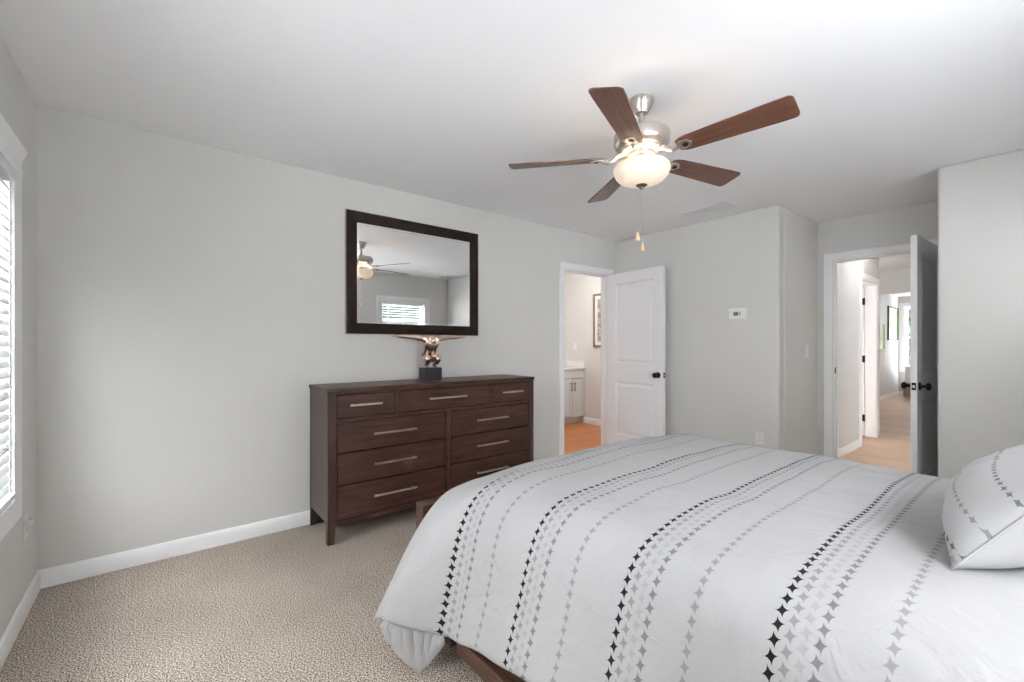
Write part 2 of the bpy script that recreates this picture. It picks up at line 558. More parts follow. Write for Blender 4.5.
def base_run(mb, p0, p1, n):
    """p0 -> p1 along the wall foot, n = direction into the room"""
    p0, p1, n = Vector((*p0, 0)), Vector((*p1, 0)), Vector((*n, 0))
    prof = [(0, 0), (BT, 0), (BT, BH - 0.022), (BT * 0.75, BH - 0.014), (BT * 0.62, BH - 0.005), (BT * 0.3, BH), (0, BH)]
    mb.rings([[p + n * a + Vector((0, 0, b)) for a, b in prof] for p in (p0, p1)])
    return mb


m = base_run(MB(), (XL, D), (BX0 - 0.062, D), (0, -1))
structure(base_run(m, (BX1 + 0.062, D), (XR, D), (0, -1)).build('baseboard_back', M_TRIM, smooth='auto'), 'white baseboard under the dresser wall', 'baseboard')
structure(base_run(MB(), (XL, YB), (XL, D - BT), (1, 0)).build('baseboard_left', M_TRIM, smooth='auto'), 'white baseboard under the window', 'baseboard')
structure(base_run(MB(), (XL, YB), (XR, YB), (0, 1)).build('baseboard_front', M_TRIM, smooth='auto'), 'white baseboard behind the bed', 'baseboard')
m = base_run(MB(), (XR, Y1), (XR, D - BT), (-1, 0))
base_run(m, (XR - BT, Y1), (XN, Y1), (0, -1))
structure(m.build('baseboard_right', M_TRIM, smooth='auto'), 'white baseboard below the thermostat', 'baseboard')
m = base_run(MB(), (XR, YB), (XR, Y2), (-1, 0))
base_run(m, (XR - BT, Y2), (XN, Y2), (0, 1))
structure(m.build('baseboard_right_near', M_TRIM, smooth='auto'), 'white baseboard on the near right wall', 'baseboard')
m = base_run(MB(), (XN + T, HY), (DX0 - 0.075, HY), (0, -1))
base_run(m, (7.60, HY), (7.60, 2.46), (1, 0))
structure(m.build('baseboard_hall', M_TRIM, smooth='auto'), 'white baseboard along the hall', 'baseboard')
m = base_run(MB(), (7.60, 2.46), (14.4, 2.46), (0, -1))
base_run(m, (14.4, -0.1), (14.4, 2.46), (-1, 0))
structure(m.build('baseboard_far', M_TRIM, smooth='auto'), 'white baseboard in the far room', 'baseboard')
m = base_run(MB(), (5.28, D + T), (5.28, 4.72), (-1, 0))
structure(m.build('baseboard_bathroom', M_TRIM, smooth='auto'), 'white baseboard in the bathroom', 'baseboard')


# ---- door casings: mitred boards with a stepped face
def casing(mb, path, n, wdt=0.062, th=0.016):
    """path: polyline of 3D points on the opening's edge, wall normal n; casing runs on the outside (given by out vectors)"""
    n = Vector(n)
    prof = [(0.004, 0), (0.004, th * 0.55), (wdt * 0.18, th * 0.7), (wdt * 0.55, th * 0.75), (wdt * 0.72, th), (wdt * 0.95, th), (wdt, th * 0.8), (wdt, 0)]
    mb.rings([[Vector(p) + Vector(o) * a + n * b for a, b in prof] for p, o in path])
    return mb


m = casing(MB(), [((BX0, D, 0), (-1, 0, 0)), ((BX0, D, BZ), (-1, 0, 1)), ((BX1, D, BZ), (1, 0, 1)), ((BX1, D, 0), (1, 0, 0))], (0, -1, 0))
casing(m, [((BX0, D + T, 0), (-1, 0, 0)), ((BX0, D + T, BZ), (-1, 0, 1)), ((BX1, D + T, BZ), (1, 0, 1)), ((BX1, D + T, 0), (1, 0, 0))], (0, 1, 0))
m.box(BX0, BX0 + 0.012, D, D + T, 0, BZ).box(BX1 - 0.012, BX1, D, D + T, 0, BZ).box(BX0, BX1, D, D + T, BZ - 0.012, BZ)
m.box(BX0 + 0.012, BX0 + 0.024, D + 0.045, D + 0.08, 0, BZ - 0.012).box(BX1 - 0.024, BX1 - 0.012, D + 0.045, D + 0.08, 0, BZ - 0.012).box(BX0 + 0.012, BX1 - 0.012, D + 0.045, D + 0.08, BZ - 0.024, BZ - 0.012)
structure(m.build('trim_1', M_TRIM, smooth='auto'), 'white casing around the bathroom doorway', 'door frame')
m = casing(MB(), [((XN, EY1, 0), (0, 1, 0)), ((XN, EY1, EZ), (0, 1, 1)), ((XN, EY0, EZ), (0, -1, 1)), ((XN, EY0, 0), (0, -1, 0))], (-1, 0, 0), 0.072)
casing(m, [((XN + T, EY1, 0), (0, 1, 0)), ((XN + T, EY1, EZ), (0, 1, 1)), ((XN + T, EY0, EZ), (0, -1, 1)), ((XN + T, EY0, 0), (0, -1, 0))], (1, 0, 0), 0.062)
m.box(XN, XN + T, EY1 - 0.012, EY1, 0, EZ).box(XN, XN + T, EY0, EY0 + 0.012, 0, EZ).box(XN, XN + T, EY0, EY1, EZ - 0.012, EZ)
m.box(XN + 0.045, XN + 0.08, EY1 - 0.024, EY1 - 0.012, 0, EZ - 0.012).box(XN + 0.045, XN + 0.08, EY0 + 0.012, EY0 + 0.024, 0, EZ - 0.012)
t2 = structure(m.build('trim_2', M_TRIM, smooth='auto'), 'white casing around the hall doorway', 'door frame')
MB().box(-0.016, 0.016, -0.002, 0, -0.03, 0.03).build('strike_plate', M_BLACK, t2, loc=(XN + 0.022, EY1 - 0.012, 0.99))
m = casing(MB(), [((DX0, HY, 0), (-1, 0, 0)), ((DX0, HY, BZ), (-1, 0, 1)), ((DX1, HY, BZ), (1, 0, 1)), ((DX1, HY, 0), (1, 0, 0))], (0, -1, 0), 0.075, 0.022)
m.box(DX0, DX0 + 0.014, HY, HY + T, 0, BZ).box(DX1 - 0.014, DX1, HY, HY + T, 0, BZ).box(DX0, DX1, HY, HY + T, BZ - 0.014, BZ)
structure(m.build('trim_3', M_TRIM, smooth='auto'), 'white casing around the doorway in the hall', 'door frame')


# ------------------------------------------------------------------ doors
def knob(name, parent, loc, sgn, axis):
    """round knob with rosette; sgn = direction along axis"""
    prof = [(0.031, 0.0), (0.031, 0.005), (0.026, 0.010), (0.012, 0.013), (0.011, 0.030), (0.018, 0.036), (0.027, 0.044), (0.028, 0.054), (0.022, 0.062), (0.010, 0.066)]
    return MB().lathe([(r, h * sgn) for r, h in prof], (0, 0, 0), 24, axis).build(name, M_BLACK, parent, smooth='auto', loc=loc)


def door_leaf(name, width, height, th, panels, hinge_zs, label, z0=0.012, knob_z=0.93):
    """leaf in local coords: hinge line at x=0, leaf along +x, thickness 0..-th in y"""
    stile = 0.115
    mb = MB()
    rails = [z0] + [z for p in panels for z in p] + [z0 + height]
    # stiles and rails
    mb.box(0, stile, -th, 0, z0, z0 + height).box(width - stile, width, -th, 0, z0, z0 + height)
    for i in range(0, len(rails), 2):
        mb.box(stile, width - stile, -th, 0, rails[i], rails[i + 1])
    for a, b in panels:
        for s_ in (0, 1):
            y_face = 0 if s_ else -th
            d = -1 if s_ else 1
            # sloped moulding down to a sunken band, then a raised field
            def ring(ins, dep):
                y = y_face + d * dep
                pts = [(stile + ins, y, a + ins), (width - stile - ins, y, a + ins), (width - stile - ins, y, b - ins), (stile + ins, y, b - ins)]
                return pts
            mb.rings([ring(0, 0), ring(0.012, 0.012), ring(0.030, 0.012), ring(0.050, 0.003)], cap0=False)
    d = mb.build(name, M_DOOR)
    structure(d, label, 'door')
    knob('door_knob', d, (width - 0.062, 0, knob_z), 1, 'y')
    knob('door_knob', d, (width - 0.062, -th, knob_z), -1, 'y')
    lp = MB().box(width - 0.0005, width + 0.0015, -th * 0.5 - 0.0125, -th * 0.5 + 0.0125, knob_z - 0.028, knob_z + 0.028).build('latch_plate', M_BLACK, d)
    MB().box(width, width + 0.010, -th * 0.5 - 0.006, -th * 0.5 + 0.006, knob_z - 0.009, knob_z + 0.009).build('latch_bolt', M_STEEL, lp)
    for hz in hinge_zs:
        h = MB().box(-0.003, 0.0, -th + 0.004, 0, hz - 0.045, hz + 0.045)
        h.lathe([(0.006, hz - 0.047), (0.007, hz - 0.045), (0.007, hz + 0.045), (0.004, hz + 0.05)], (-0.004, 0.005, 0), 12)
        h.box(-0.004, 0.028, 0.0, 0.0015, hz - 0.045, hz + 0.045)
        h.build('hinge', M_BLACK, d)
    return d


d1 = door_leaf('door_1', 0.752, 2.03, 0.037, [(0.235, 0.83), (1.035, 1.925)], (0.30, 1.08, 1.85), 'white two-panel door open at the bathroom doorway')
# local +x must run from the hinge (4.056, D) into the room, visible (bath-side) face towards -x
ang = math.atan2(-math.cos(math.radians(5)), -math.sin(math.radians(5)))
d1.location = (BX1 - 0.004, D - 0.012, 0)
d1.rotation_euler = (0, 0, ang)
d2 = door_leaf('door_2', 0.752, 2.042, 0.037, [(0.235, 0.83), (1.035, 1.925)], (0.377, 1.12, 1.879), 'white two-panel hall door standing open, seen edge on')
d2.location = (XN - 0.012, EY0 + 0.004, 0)
d2.rotation_euler = (0, 0, PI - math.radians(2.7))
# local -y (thickness) must point to +y here: flip by mirroring the leaf about its own face
d2.scale = (1, 1, 1)
d3 = door_leaf('door_3', 0.70, 2.02, 0.035, [(0.235, 0.83), (1.035, 1.90)], (0.25, 1.05, 1.83), 'white door folded back inside the hall side doorway')
d3.location = (DX1 - 0.02, HY + T + 0.006, 0)
d3.rotation_euler = (0, 0, PI / 2 + 0.05)


# ------------------------------------------------------------------ windows
def window(name, u0, u1, z0, z1, to_world, label, mull=False, valance=True, casing_w=0.085, slat_label='', tilt=0.25, blind_name='window_blind', muntins=0, shut=None):
    """u along the wall, depth d>0 goes outward, d<0 into the room; to_world(u,d,z)"""
    def bx(mb, ua, ub, da, db, za, zb):
        P = [to_world(*p) for p in ((ua, da, za), (ub, da, za), (ub, db, za), (ua, db, za), (ua, da, zb), (ub, da, zb), (ub, db, zb), (ua, db, zb))]
        mb.hexa(P)
    fr = MB()
    t = 0.045
    bx(fr, u0, u1, 0.075, 0.115, z0, z0 + t)
    bx(fr, u0, u1, 0.075, 0.115, z1 - t, z1)
    bx(fr, u0, u0 + t, 0.075, 0.115, z0 + t, z1 - t)
    bx(fr, u1 - t, u1, 0.075, 0.115, z0 + t, z1 - t)
    zm = (z0 + z1) / 2
    bx(fr, u0 + t, u1 - t, 0.078, 0.112, zm - 0.02, zm + 0.02)
    if mull:
        um = (u0 + u1) / 2
        bx(fr, um - 0.04, um + 0.04, 0.075, 0.115, z0 + t, z1 - t)
    # jamb liner
    bx(fr, u0, u0 + 0.01, 0.0, 0.075, z0, z1)
    bx(fr, u1 - 0.01, u1, 0.0, 0.075, z0, z1)
    bx(fr, u0, u1, 0.0, 0.075, z1 - 0.01, z1)
    bx(fr, u0, u1, 0.0, 0.075, z0, z0 + 0.012)
    f = structure(fr.build(name, M_TRIM), label, 'window')
    g = MB()
    bx(g, u0 + t - 0.01, u1 - t + 0.01, 0.093, 0.097, z0 + t - 0.01, z1 - t + 0.01)
    g.build('pane', M_GLASS, f)
    c = MB()
    P = lambda u, d, z: Vector(to_world(u, d, z))
    prof = [(0.004, 0), (0.004, 0.010), (0.020, 0.012), (0.030, 0.010), (casing_w - 0.028, 0.012), (casing_w - 0.018, 0.018), (casing_w, 0.018), (casing_w, 0)]
    corners = [(u0, z0, -1, -1), (u1, z0, 1, -1), (u1, z1, 1, 1), (u0, z1, -1, 1), (u0, z0, -1, -1)]
    c.rings([[P(u + su * a, -b, z + sz * a) for a, b in prof] for u, z, su, sz in corners], cap0=False, cap1=False)
    bmesh.ops.remove_doubles(c.bm, verts=c.bm.verts, dist=1e-5)
    c.build('window_casing', M_TRIM, f, smooth='auto')
    return f


def blind(u0, u1, z0, z1, to_world, label, tilt, root, sl_d=0.03, crown=True):
    o = thing('window_blind', root, label, 'blind')
    R = Vector(root)
    n = 0
    mb = MB()
    zz = z1 - 0.075
    hw = 0.025
    while zz > z0 + 0.05:
        cy, sy = math.cos(tilt) * hw, math.sin(tilt) * hw
        prof = [(sl_d - cy, zz - sy - 0.0014), (sl_d, zz + 0.0016), (sl_d + cy, zz + sy - 0.0014), (sl_d + cy, zz + sy + 0.0014), (sl_d, zz + 0.0044), (sl_d - cy, zz - sy + 0.0014)]
        mb.rings([[Vector(to_world(u, d, z)) - R for d, z in prof] for u in (u0 + 0.003, u1 - 0.003)])
        zz -= 0.0425
    mb.build('slats', M_SLAT, o)
    b = MB()
    pts = [(u0 + 0.012, sl_d - 0.025), (u1 - 0.012, sl_d - 0.025), (u1 - 0.012, sl_d + 0.025), (u0 + 0.012, sl_d + 0.025)]
    b.hexa([Vector(to_world(u, d, z0 + 0.016)) - R for u, d in pts] + [Vector(to_world(u, d, z0 + 0.034)) - R for u, d in pts])
    b.build('bottom_rail', M_SLAT, o)
    h = MB()
    h.hexa([Vector(to_world(u, d, z1 - 0.052)) - R for u, d in pts] + [Vector(to_world(u, d, z1 - 0.012)) - R for u, d in pts])
    h.build('headrail', M_SLAT, o)
    nl = max(3, int((u1 - u0) / 0.5) + 1)
    for k in range(nl):
        u = u0 + 0.12 + (u1 - u0 - 0.24) * k / (nl - 1)
        for dd in (-0.027, 0.027):
            MB().tube([Vector(to_world(u, sl_d + dd, z)) - R for z in (z0 + 0.03, z1 - 0.04)], 0.0011, 5).build('ladder_cord', M_SLAT, o)
    if crown:
        prof = [(-0.0195, 1.945), (-0.032, 1.945), (-0.034, 1.965), (-0.030, 1.985), (-0.030, 2.005), (-0.036, 2.02), (-0.042, 2.035), (-0.046, 2.048), (-0.046, 2.058), (-0.0195, 2.058)]
        v = MB()
        v.rings([[Vector(to_world(u, d, z)) - R for d, z in prof] for u in (u0 - 0.02, u1 + 0.02)])
        v.build('valance', M_TRIM, o, smooth='auto', angle=0.4)
    return o


tw_left = lambda u, d, z: (XL - d, u, z)
tw_front = lambda u, d, z: (u, YB - d, z)
window('window_1', WY0, WY1, WZ0, WZ1, tw_left, 'white cased window in the left wall')
window('fill_window_left', VY0, VY1, WZ0, WZ1, tw_left, 'added unseen window in the left wall, letting in fill daylight')
window('window_2', HX0, HX1, 1.36, HZ1, tw_front, 'white cased window behind the bed, reflected in the mirror')
window('fill_window_front', GX0, GX1, HZ0, HZ1, tw_front, 'added unseen window in the wall behind the bed, letting in fill daylight', mull=True)
blind(WY0 + 0.011, WY1 - 0.011, WZ0 + 0.01, WZ1, tw_left, 'white slatted blind with crown valance at the left edge', 1.10, (XL, 2.315, WZ0), 0.006)
blind(HX0 + 0.01, HX1 - 0.01, 1.37, HZ1, tw_front, 'white slatted blind open on greenery, reflected in the mirror', -0.10, (3.285, YB, 1.36), 0.034, crown=False)
tw_far = lambda u, d, z: (14.4 + d, u, z)
window('window_4', FY0, FY1, FZ0, FZ1, tw_far, 'white window at the end of the far room', casing_w=0.09)
# louvred shutter leaf on the left side of the far window
sh = thing('window_shutter', (14.36, FY1 - 0.045, FZ0), 'white louvred shutter at the far-room window', 'shutter')
m = MB().box(-0.015, 0.015, 0.028, 0.042, 0.02, 1.50).box(-0.015, 0.015, -0.042, -0.028, 0.02, 1.50).box(-0.015, 0.015, -0.028, 0.028, 0.02, 0.07).box(-0.015, 0.015, -0.028, 0.028, 1.45, 1.50).box(-0.015, 0.015, -0.028, 0.028, 0.70, 0.74)
m.build('shutter_frame', M_TRIM, sh)
for za, zb_ in ((0.09, 0.66), (0.76, 1.43)):
    m = MB()
    z = za
    while z < zb_:
        m.hexa([(-0.02, -0.028, z), (-0.016, -0.028, z - 0.004), (-0.016, 0.028, z - 0.004), (-0.02, 0.028, z), (0.016, -0.028, z + 0.036), (0.02, -0.028, z + 0.032), (0.02, 0.028, z + 0.032), (0.016, 0.028, z + 0.036)])
        z += 0.05
    m.build('slats', M_TRIM, sh)

# ------------------------------------------------------------------ dresser
dr = thing('dresser', (0.80, 2.80, 0), 'dark brown wooden dresser with nine drawers under the mirror', 'dresser')
DW = 1.69
for xa, xb in ((0.0015, 0.055), (DW - 0.048, DW - 0.0015)):
    MB().box(xa, xb, 0.045, 0.392, 0.13, 0.94).build('side_panel', M_DRESS_Z, dr, bevel=0.002)
MB().box(0.012, DW - 0.012, 0.394, 0.408, 0.008, 0.94).build('back_panel', M_DARK, dr)  # near-black colour stands in for the shade under the dresser
m = MB()
fy0, fy1 = 0.003, 0.04
m.box(0.055, DW - 0.048, fy0, fy1, 0.926, 0.94)
m.box(0.055, DW - 0.048, fy0, fy1, 0.751, 0.773)
m.box(0.055, DW - 0.048, fy0, fy1, 0.105, 0.137)
m.box(0.832, 0.872, fy0, fy1, 0.137, 0.751)
m.box(0.438, 0.463, fy0, fy1, 0.773, 0.926)
m.box(1.240, 1.269, fy0, fy1, 0.773, 0.926)
m.build('face_frame', M_DRESS_X, dr, bevel=0.0015)
MB().box(0.056, DW - 0.049, 0.056, 0.392, 0.137, 0.935).build('carcass', M_DARK, dr)  # near-black so the drawer gaps read as shadow lines
MB().box(-0.006, DW + 0.006, -0.006, 0.415, 0.941, 0.966).build('top', M_DRESS_X, dr, bevel=0.003)
for lx0, lx1, inner in ((0.0, 0.054, 1), (DW - 0.047, DW, -1)):
    for fr in (1, 0):
        ya, yb = (0.0, 0.044) if fr else (0.393, 0.412)
        tp = 0.018
        if inner > 0:
            lo = [(lx0, ya), (lx1 - tp, ya), (lx1 - tp, yb), (lx0, yb)]
        else:
            lo = [(lx0 + tp, ya), (lx1, ya), (lx1, yb), (lx0 + tp, yb)]
        hi = [(lx0, ya), (lx1, ya), (lx1, yb), (lx0, yb)]
        mb = MB()
        mb.rings([[(a, b, 0) for a, b in lo], [(a, b, 0.14) for a, b in hi], [(a, b, 0.94) for a, b in hi]])
        mb.build('leg', M_DRESS_Z, dr, bevel=0.002)
drawers = [(0.060, 0.432, 0.779, 0.920, 0.235, 0.21), (0.469, 1.234, 0.779, 0.920, 0.845, 0.315), (1.275, 1.637, 0.779, 0.920, 1.449, 0.214)]
for z0, z1 in ((0.560, 0.744), (0.357, 0.551), (0.143, 0.348)):
    drawers.append((0.060, 0.826, z0, z1, 0.437, 0.309))
    drawers.append((0.878, 1.637, z0, z1, 1.248, 0.308))
for x0, x1, z0, z1, hx, hl in drawers:
    d = MB().box(x0, x1, 0.005, 0.055, z0, z1).build('drawer', M_DRESS_X, dr, bevel=0.002)
    zh = (z0 + z1) / 2 + 0.006
    h = MB().box(hx - hl / 2, hx + hl / 2, -0.026, -0.018, zh - 0.0065, zh + 0.0065)
    for s_ in (-1, 1):
        h.box(hx + s_ * (hl / 2 - 0.02) - 0.005, hx + s_ * (hl / 2 - 0.02) + 0.005, -0.018, 0.005, zh - 0.005, zh + 0.005)
    h.build('handle', M_PULL, d, bevel=0.0015)

# ------------------------------------------------------------------ mirror
mr = thing('wall_mirror', (1.622, D, 1.318), 'large rectangular mirror with dark brown frame above the dresser', 'mirror')
hw, hh, fw = 0.578, 0.906, 0.082
def frame_ring(ins, y):
    return [(-hw + ins, y, ins), (hw - ins, y, ins), (hw - ins, y, hh - ins), (-hw + ins, y, hh - ins)]
m = MB().rings([frame_ring(0.003, -0.004), frame_ring(0.003, -0.030), frame_ring(0.010, -0.036), frame_ring(0.03, -0.036), frame_ring(fw - 0.012, -0.026), frame_ring(fw, -0.022), frame_ring(fw, -0.004)], cap0=False, cap1=False)
m.build('frame', M_MFRAME, mr, bevel=0.0)
MB().rings([frame_ring(0.0, -0.002), frame_ring(0.0, -0.026), frame_ring(0.003, -0.026), frame_ring(0.003, -0.002)], cap0=False, cap1=False).build('edge_band', M_MEDGE, mr)
MB().box(-hw + fw - 0.004, hw - fw + 0.004, -0.016, -0.010, fw - 0.004, hh - fw + 0.004).build('mirror_glass', M_MIRROR, mr)
MB().rings([frame_ring(fw - 0.001, -0.0165), frame_ring(fw + 0.015, -0.0168), frame_ring(fw + 0.016, -0.0162)], cap0=False, cap1=False).build('bevel_strip', M_BEVEL, mr)
MB().box(-hw + 0.01, hw - 0.01, -0.010, -0.001, 0.01, hh - 0.01).build('backing', M_DARK, mr)

# ------------------------------------------------------------------ statue of a diver on a block
st = thing('statue', (1.63, 3.035, 0.966), 'polished bronze figure with outstretched arms on a black block, on the dresser', 'statue')
MB().box(-0.07, 0.07, -0.055, 0.055, 0, 0.098).build('plinth', M_PLINTH, st, bevel=0.002)


def skin(name, verts, edges, radii, mat, parent, root=0, levels=2):
    me = bpy.data.meshes.new(name)
    me.from_pydata(verts, edges, [])
    o = bpy.data.objects.new(name, me)
    COL.objects.link(o)
    o.parent = parent
    me.materials.append(mat)
    sk = o.modifiers.new('skin', 'SKIN')
    sk.use_smooth_shade = True
    for i, r in enumerate(radii):
        sv = me.skin_vertices[0].data[i]
        sv.radius = r if isinstance(r, tuple) else (r, r)
        sv.use_root = (i == root)
    sb = o.modifiers.new('sub', 'SUBSURF')
    sb.levels = levels
    sb.render_levels = levels
    return o


V = []; E_ = []; Rr = []
def nd(p, r, frm=None):
    V.append(p); Rr.append(r)
    if frm is not None:
        E_.append((frm, len(V) - 1))
    return len(V) - 1
pel = nd((0, 0.030, 0.185), (0.055, 0.042))
wai = nd((0, 0.020, 0.222), (0.060, 0.042), pel)
che = nd((0, 0.000, 0.268), (0.074, 0.046), wai)
clv = nd((0, -0.008, 0.308), (0.062, 0.034), che)
nck = nd((0, -0.028, 0.312), 0.020, clv)
hd = nd((0, -0.046, 0.306), (0.023, 0.025), nck)
hd2 = nd((0, -0.062, 0.288), (0.020, 0.023), hd)
for s_ in (-1, 1):
    sh_ = nd((s_ * 0.075, -0.004, 0.322), 0.028, clv)
    up = nd((s_ * 0.12, 0.000, 0.330), 0.025, sh_)
    el = nd((s_ * 0.180, 0.003, 0.333), 0.018, up)
    fo = nd((s_ * 0.210, 0.002, 0.334), 0.020, el)
    wr = nd((s_ * 0.268, 0.000, 0.336), 0.0125, fo)
    ha = nd((s_ * 0.288, -0.003, 0.337), (0.014, 0.009), wr)
    # four fingers and a thumb
    for k, (dy, ln) in enumerate(((-0.013, 0.022), (-0.004, 0.027), (0.005, 0.025), (0.013, 0.019))):
        f1 = nd((s_ * (0.290 + ln * 0.5), -0.003 + dy, 0.338), 0.0042, ha)
        nd((s_ * (0.290 + ln), -0.003 + dy * 1.25, 0.335), 0.0034, f1)
    nd((s_ * 0.288, -0.024, 0.333), 0.0042, ha)
    hip = nd((s_ * 0.034, 0.026, 0.165), 0.036, pel)
    kn = nd((s_ * 0.046, -0.045, 0.178), 0.027, hip)
    kn2 = nd((s_ * 0.045, -0.050, 0.162), 0.025, kn)
    ca = nd((s_ * 0.038, -0.018, 0.132), 0.025, kn2)
    an = nd((s_ * 0.032, 0.012, 0.110), 0.014, ca)
    to = nd((s_ * 0.038, -0.030, 0.105), (0.014, 0.008), an)
skin('figure', V, E_, Rr, M_BRONZE, st, 0)

# ------------------------------------------------------------------ ceiling fan
FX, FY = 1.857, 1.285
fan = thing('ceiling_fan', (FX, FY, 2.02), 'brushed nickel ceiling fan with five walnut blades and lit glass bowl', 'ceiling fan')
zb = 2.02
L_ = lambda prof: [(r, z - zb) for r, z in prof]
MB().lathe(L_([(0.056, 2.453), (0.058, 2.449), (0.057, 2.440), (0.050, 2.420), (0.038, 2.396), (0.030, 2.382), (0.025, 2.380), (0.014, 2.380)]), n=40).build('canopy', M_NICKEL, fan, smooth='auto')
MB().lathe(L_([(0.012, 2.39), (0.012, 2.295), (0.018, 2.293), (0.018, 2.283), (0.012, 2.281)]), n=24).build('downrod', M_NICKEL, fan, smooth='auto')
MB().lathe(L_([(0.016, 2.287), (0.100, 2.287), (0.124, 2.283), (0.132, 2.276), (0.134, 2.268), (0.133, 2.235), (0.128, 2.222), (0.116, 2.208), (0.104, 2.200), (0.100, 2.190), (0.088, 2.184), (0.060, 2.182)]), n=56).build('motor_housing', M_NICKEL, fan, smooth='auto')
MB().lathe(L_([(0.062, 2.184), (0.064, 2.172), (0.050, 2.168), (0.047, 2.150), (0.050, 2.132), (0.046, 2.118), (0.012, 2.112), (0.010, 2.03)]), n=40).build('switch_housing', M_NICKEL, fan, smooth='auto')
bowl = MB()
pr = []
for k in range(15):
    t = k / 14 * PI / 2
    pr.append((0.136 * math.cos(t) ** 0.75 if k < 14 else 0.004, 2.108 - 0.080 * math.sin(t)))
pr = [(0.128, 2.124), (0.133, 2.119)] + pr
inn = [(max(r - 0.004, 0.002), z + 0.004) for r, z in reversed(pr)]
bowl.lathe(L_(pr + inn), n=64, cap0=False, cap1=False)
bowl.build('lamp_bowl', M_BOWL, fan, smooth=True)
MB().lathe(L_([(0.006, 2.036), (0.026, 2.031), (0.028, 2.027), (0.020, 2.021), (0.011, 2.018), (0.010, 2.011), (0.004, 2.008)]), n=28).build('finial', plain('aged_bronze', (0.30, 0.22, 0.15), 0.35, 1.0), fan, smooth='auto')
M_CHAIN = plain('pull_chain_metal', (0.80, 0.72, 0.60), 0.3, 0.8)
M_FOB = plain('pale_wood_fob', (0.72, 0.52, 0.34), 0.5)
for cx, cy, zc_ in ((0.002, -0.004, 1.698), (-0.014, 0.012, 1.752)):
    c = MB().tube([(cx, cy, 2.012 - zb), (cx, cy, zc_ + 0.04 - zb)], 0.0011, 6).build('pull_chain', M_CHAIN, fan)
    MB().lathe(L_([(0.004, zc_ + 0.042), (0.006, zc_ + 0.038), (0.010, zc_ + 0.02), (0.012, zc_ + 0.004), (0.008, zc_), (0.002, zc_ - 0.001)]), (cx, cy, 0), 16).build('pull_fob', M_FOB, c, smooth='auto')
# blades: built along local +x with the ccw edge pitched down
def blade_mesh():
    mb = MB()
    n = 40
    out = []
    r0, r1 = 0.185, 0.662
    rings_ = []
    for k in range(n + 1):
        t = 1 - (1 - k / n) ** 2.2
        x = r0 + (r1 - r0) * t
        hwid = 0.050 + 0.017 * min(1, t * 1.15)
        if t < 0.10:
            hwid *= math.sqrt(max(0.0, 1 - ((0.10 - t) / 0.10) ** 2 * 0.55))
        if t > 0.955:
            hwid *= max(0.0, 1 - ((t - 0.955) / 0.045) ** 2.4) ** 0.5 * 0.40 + 0.60
        rings_.append([(x, -hwid, 0.003), (x, hwid, 0.003), (x, hwid, -0.003), (x, -hwid, -0.003)])
    mb.rings(rings_)
    return mb
pitch = math.radians(13)
PH = math.radians(-84.5)
blade0 = iron0 = None
for k in range(5):
    a = PH + k * 2 * PI / 5
    if blade0 is None:
        b = blade_mesh().build('blade', M_BLADE, fan, bevel=0.0015)
        mi = MB()
        mi.tube([(0.085, 0, 2.186 - 2.165), (0.115, 0, 0.016), (0.140, 0, -0.004), (0.165, 0, -0.014), (0.19, 0, -0.0075)], [0.011, 0.012, 0.011, 0.011, 0.010], 10)
        pl = [(0.185, -0.016), (0.205, -0.030), (0.235, -0.024), (0.252, 0.0), (0.235, 0.024), (0.205, 0.030), (0.185, 0.016)]
        mi.prism(pl, -0.0085, -0.0032)
        ir = mi.build('blade_iron', M_NICKEL, b, smooth='auto')
        me_s = MB().lathe([(0.006, -0.0125), (0.013, -0.0115), (0.013, -0.0085)], (0.222, 0, 0), 14).build('screw_cover', M_BLACK, b, smooth='auto')
        blade0 = b
        kids = [ir, me_s]
    else:
        b = blade0.copy()
        COL.objects.link(b)
        b.parent = fan
        for ch in kids:
            c = ch.copy()
            COL.objects.link(c)
            c.parent = b
    b.location = (0, 0, 2.165 - zb)
    b.rotation_euler = (Matrix.Rotation(a, 4, 'Z') @ Matrix.Rotation(-pitch, 4, 'X')).to_euler()
for k in range(3):
    a = 0.6 + k * 2 * PI / 3
    light('fan_bulb', 'POINT', (FX + 0.088 * math.cos(a), FY + 0.088 * math.sin(a), 2.084), 0.5, (1.0, 0.86, 0.72), 0.022)

# ------------------------------------------------------------------ bed
bed = thing('bed', (1.75, 0.55, 0), 'dark wood platform bed under the white striped duvet', 'bed')
bx_, by_ = 1.75, 0.55
def bb(mb, x0, x1, y0, y1, z0, z1):
    return mb.box(x0 - bx_, x1 - bx_, y0 - by_, y1 - by_, z0, z1)
m = bb(MB(), 0.856, 2.65, 1.66, 1.725, 0.10, 0.56)
bb(m, 0.85, 0.885, 1.425, 1.66, 0.095, 0.30)
bb(m, 2.615, 2.65, 1.425, 1.66, 0.095, 0.30)
m.build('footboard', M_BEDWOOD_X, bed, bevel=0.004)
for x0, x1, s_ in ((0.85, 0.88, 1), (2.62, 2.65, -1)):
    m = bb(MB(), x0, x1, -0.50, 1.385, 0.098, 0.165)
    xi = (x1, x1 + 0.02) if s_ > 0 else (x0 - 0.02, x0)
    bb(m, xi[0], xi[1], -0.50, 1.63, 0.11, 0.30)
    m.build('side_rail', M_BEDWOOD_Y, bed, bevel=0.003)
m = bb(MB(), 0.85, 2.65, -0.575, -0.52, 0.08, 1.16)
m.build('headboard', M_BEDWOOD_X, bed, bevel=0.006)
for x, y in ((0.880, 1.68), (2.625, 1.68), (0.88, -0.54), (2.62, -0.54)):
    bb(MB(), x - 0.022, x + 0.022, y - 0.022, y + 0.022, 0.0, 0.115).build('leg', M_BEDWOOD_Y, bed, bevel=0.003)
bb(MB(), 0.90, 2.60, -0.50, 1.64, 0.20, 0.25).build('slat_base', M_BEDWOOD_Y, bed)

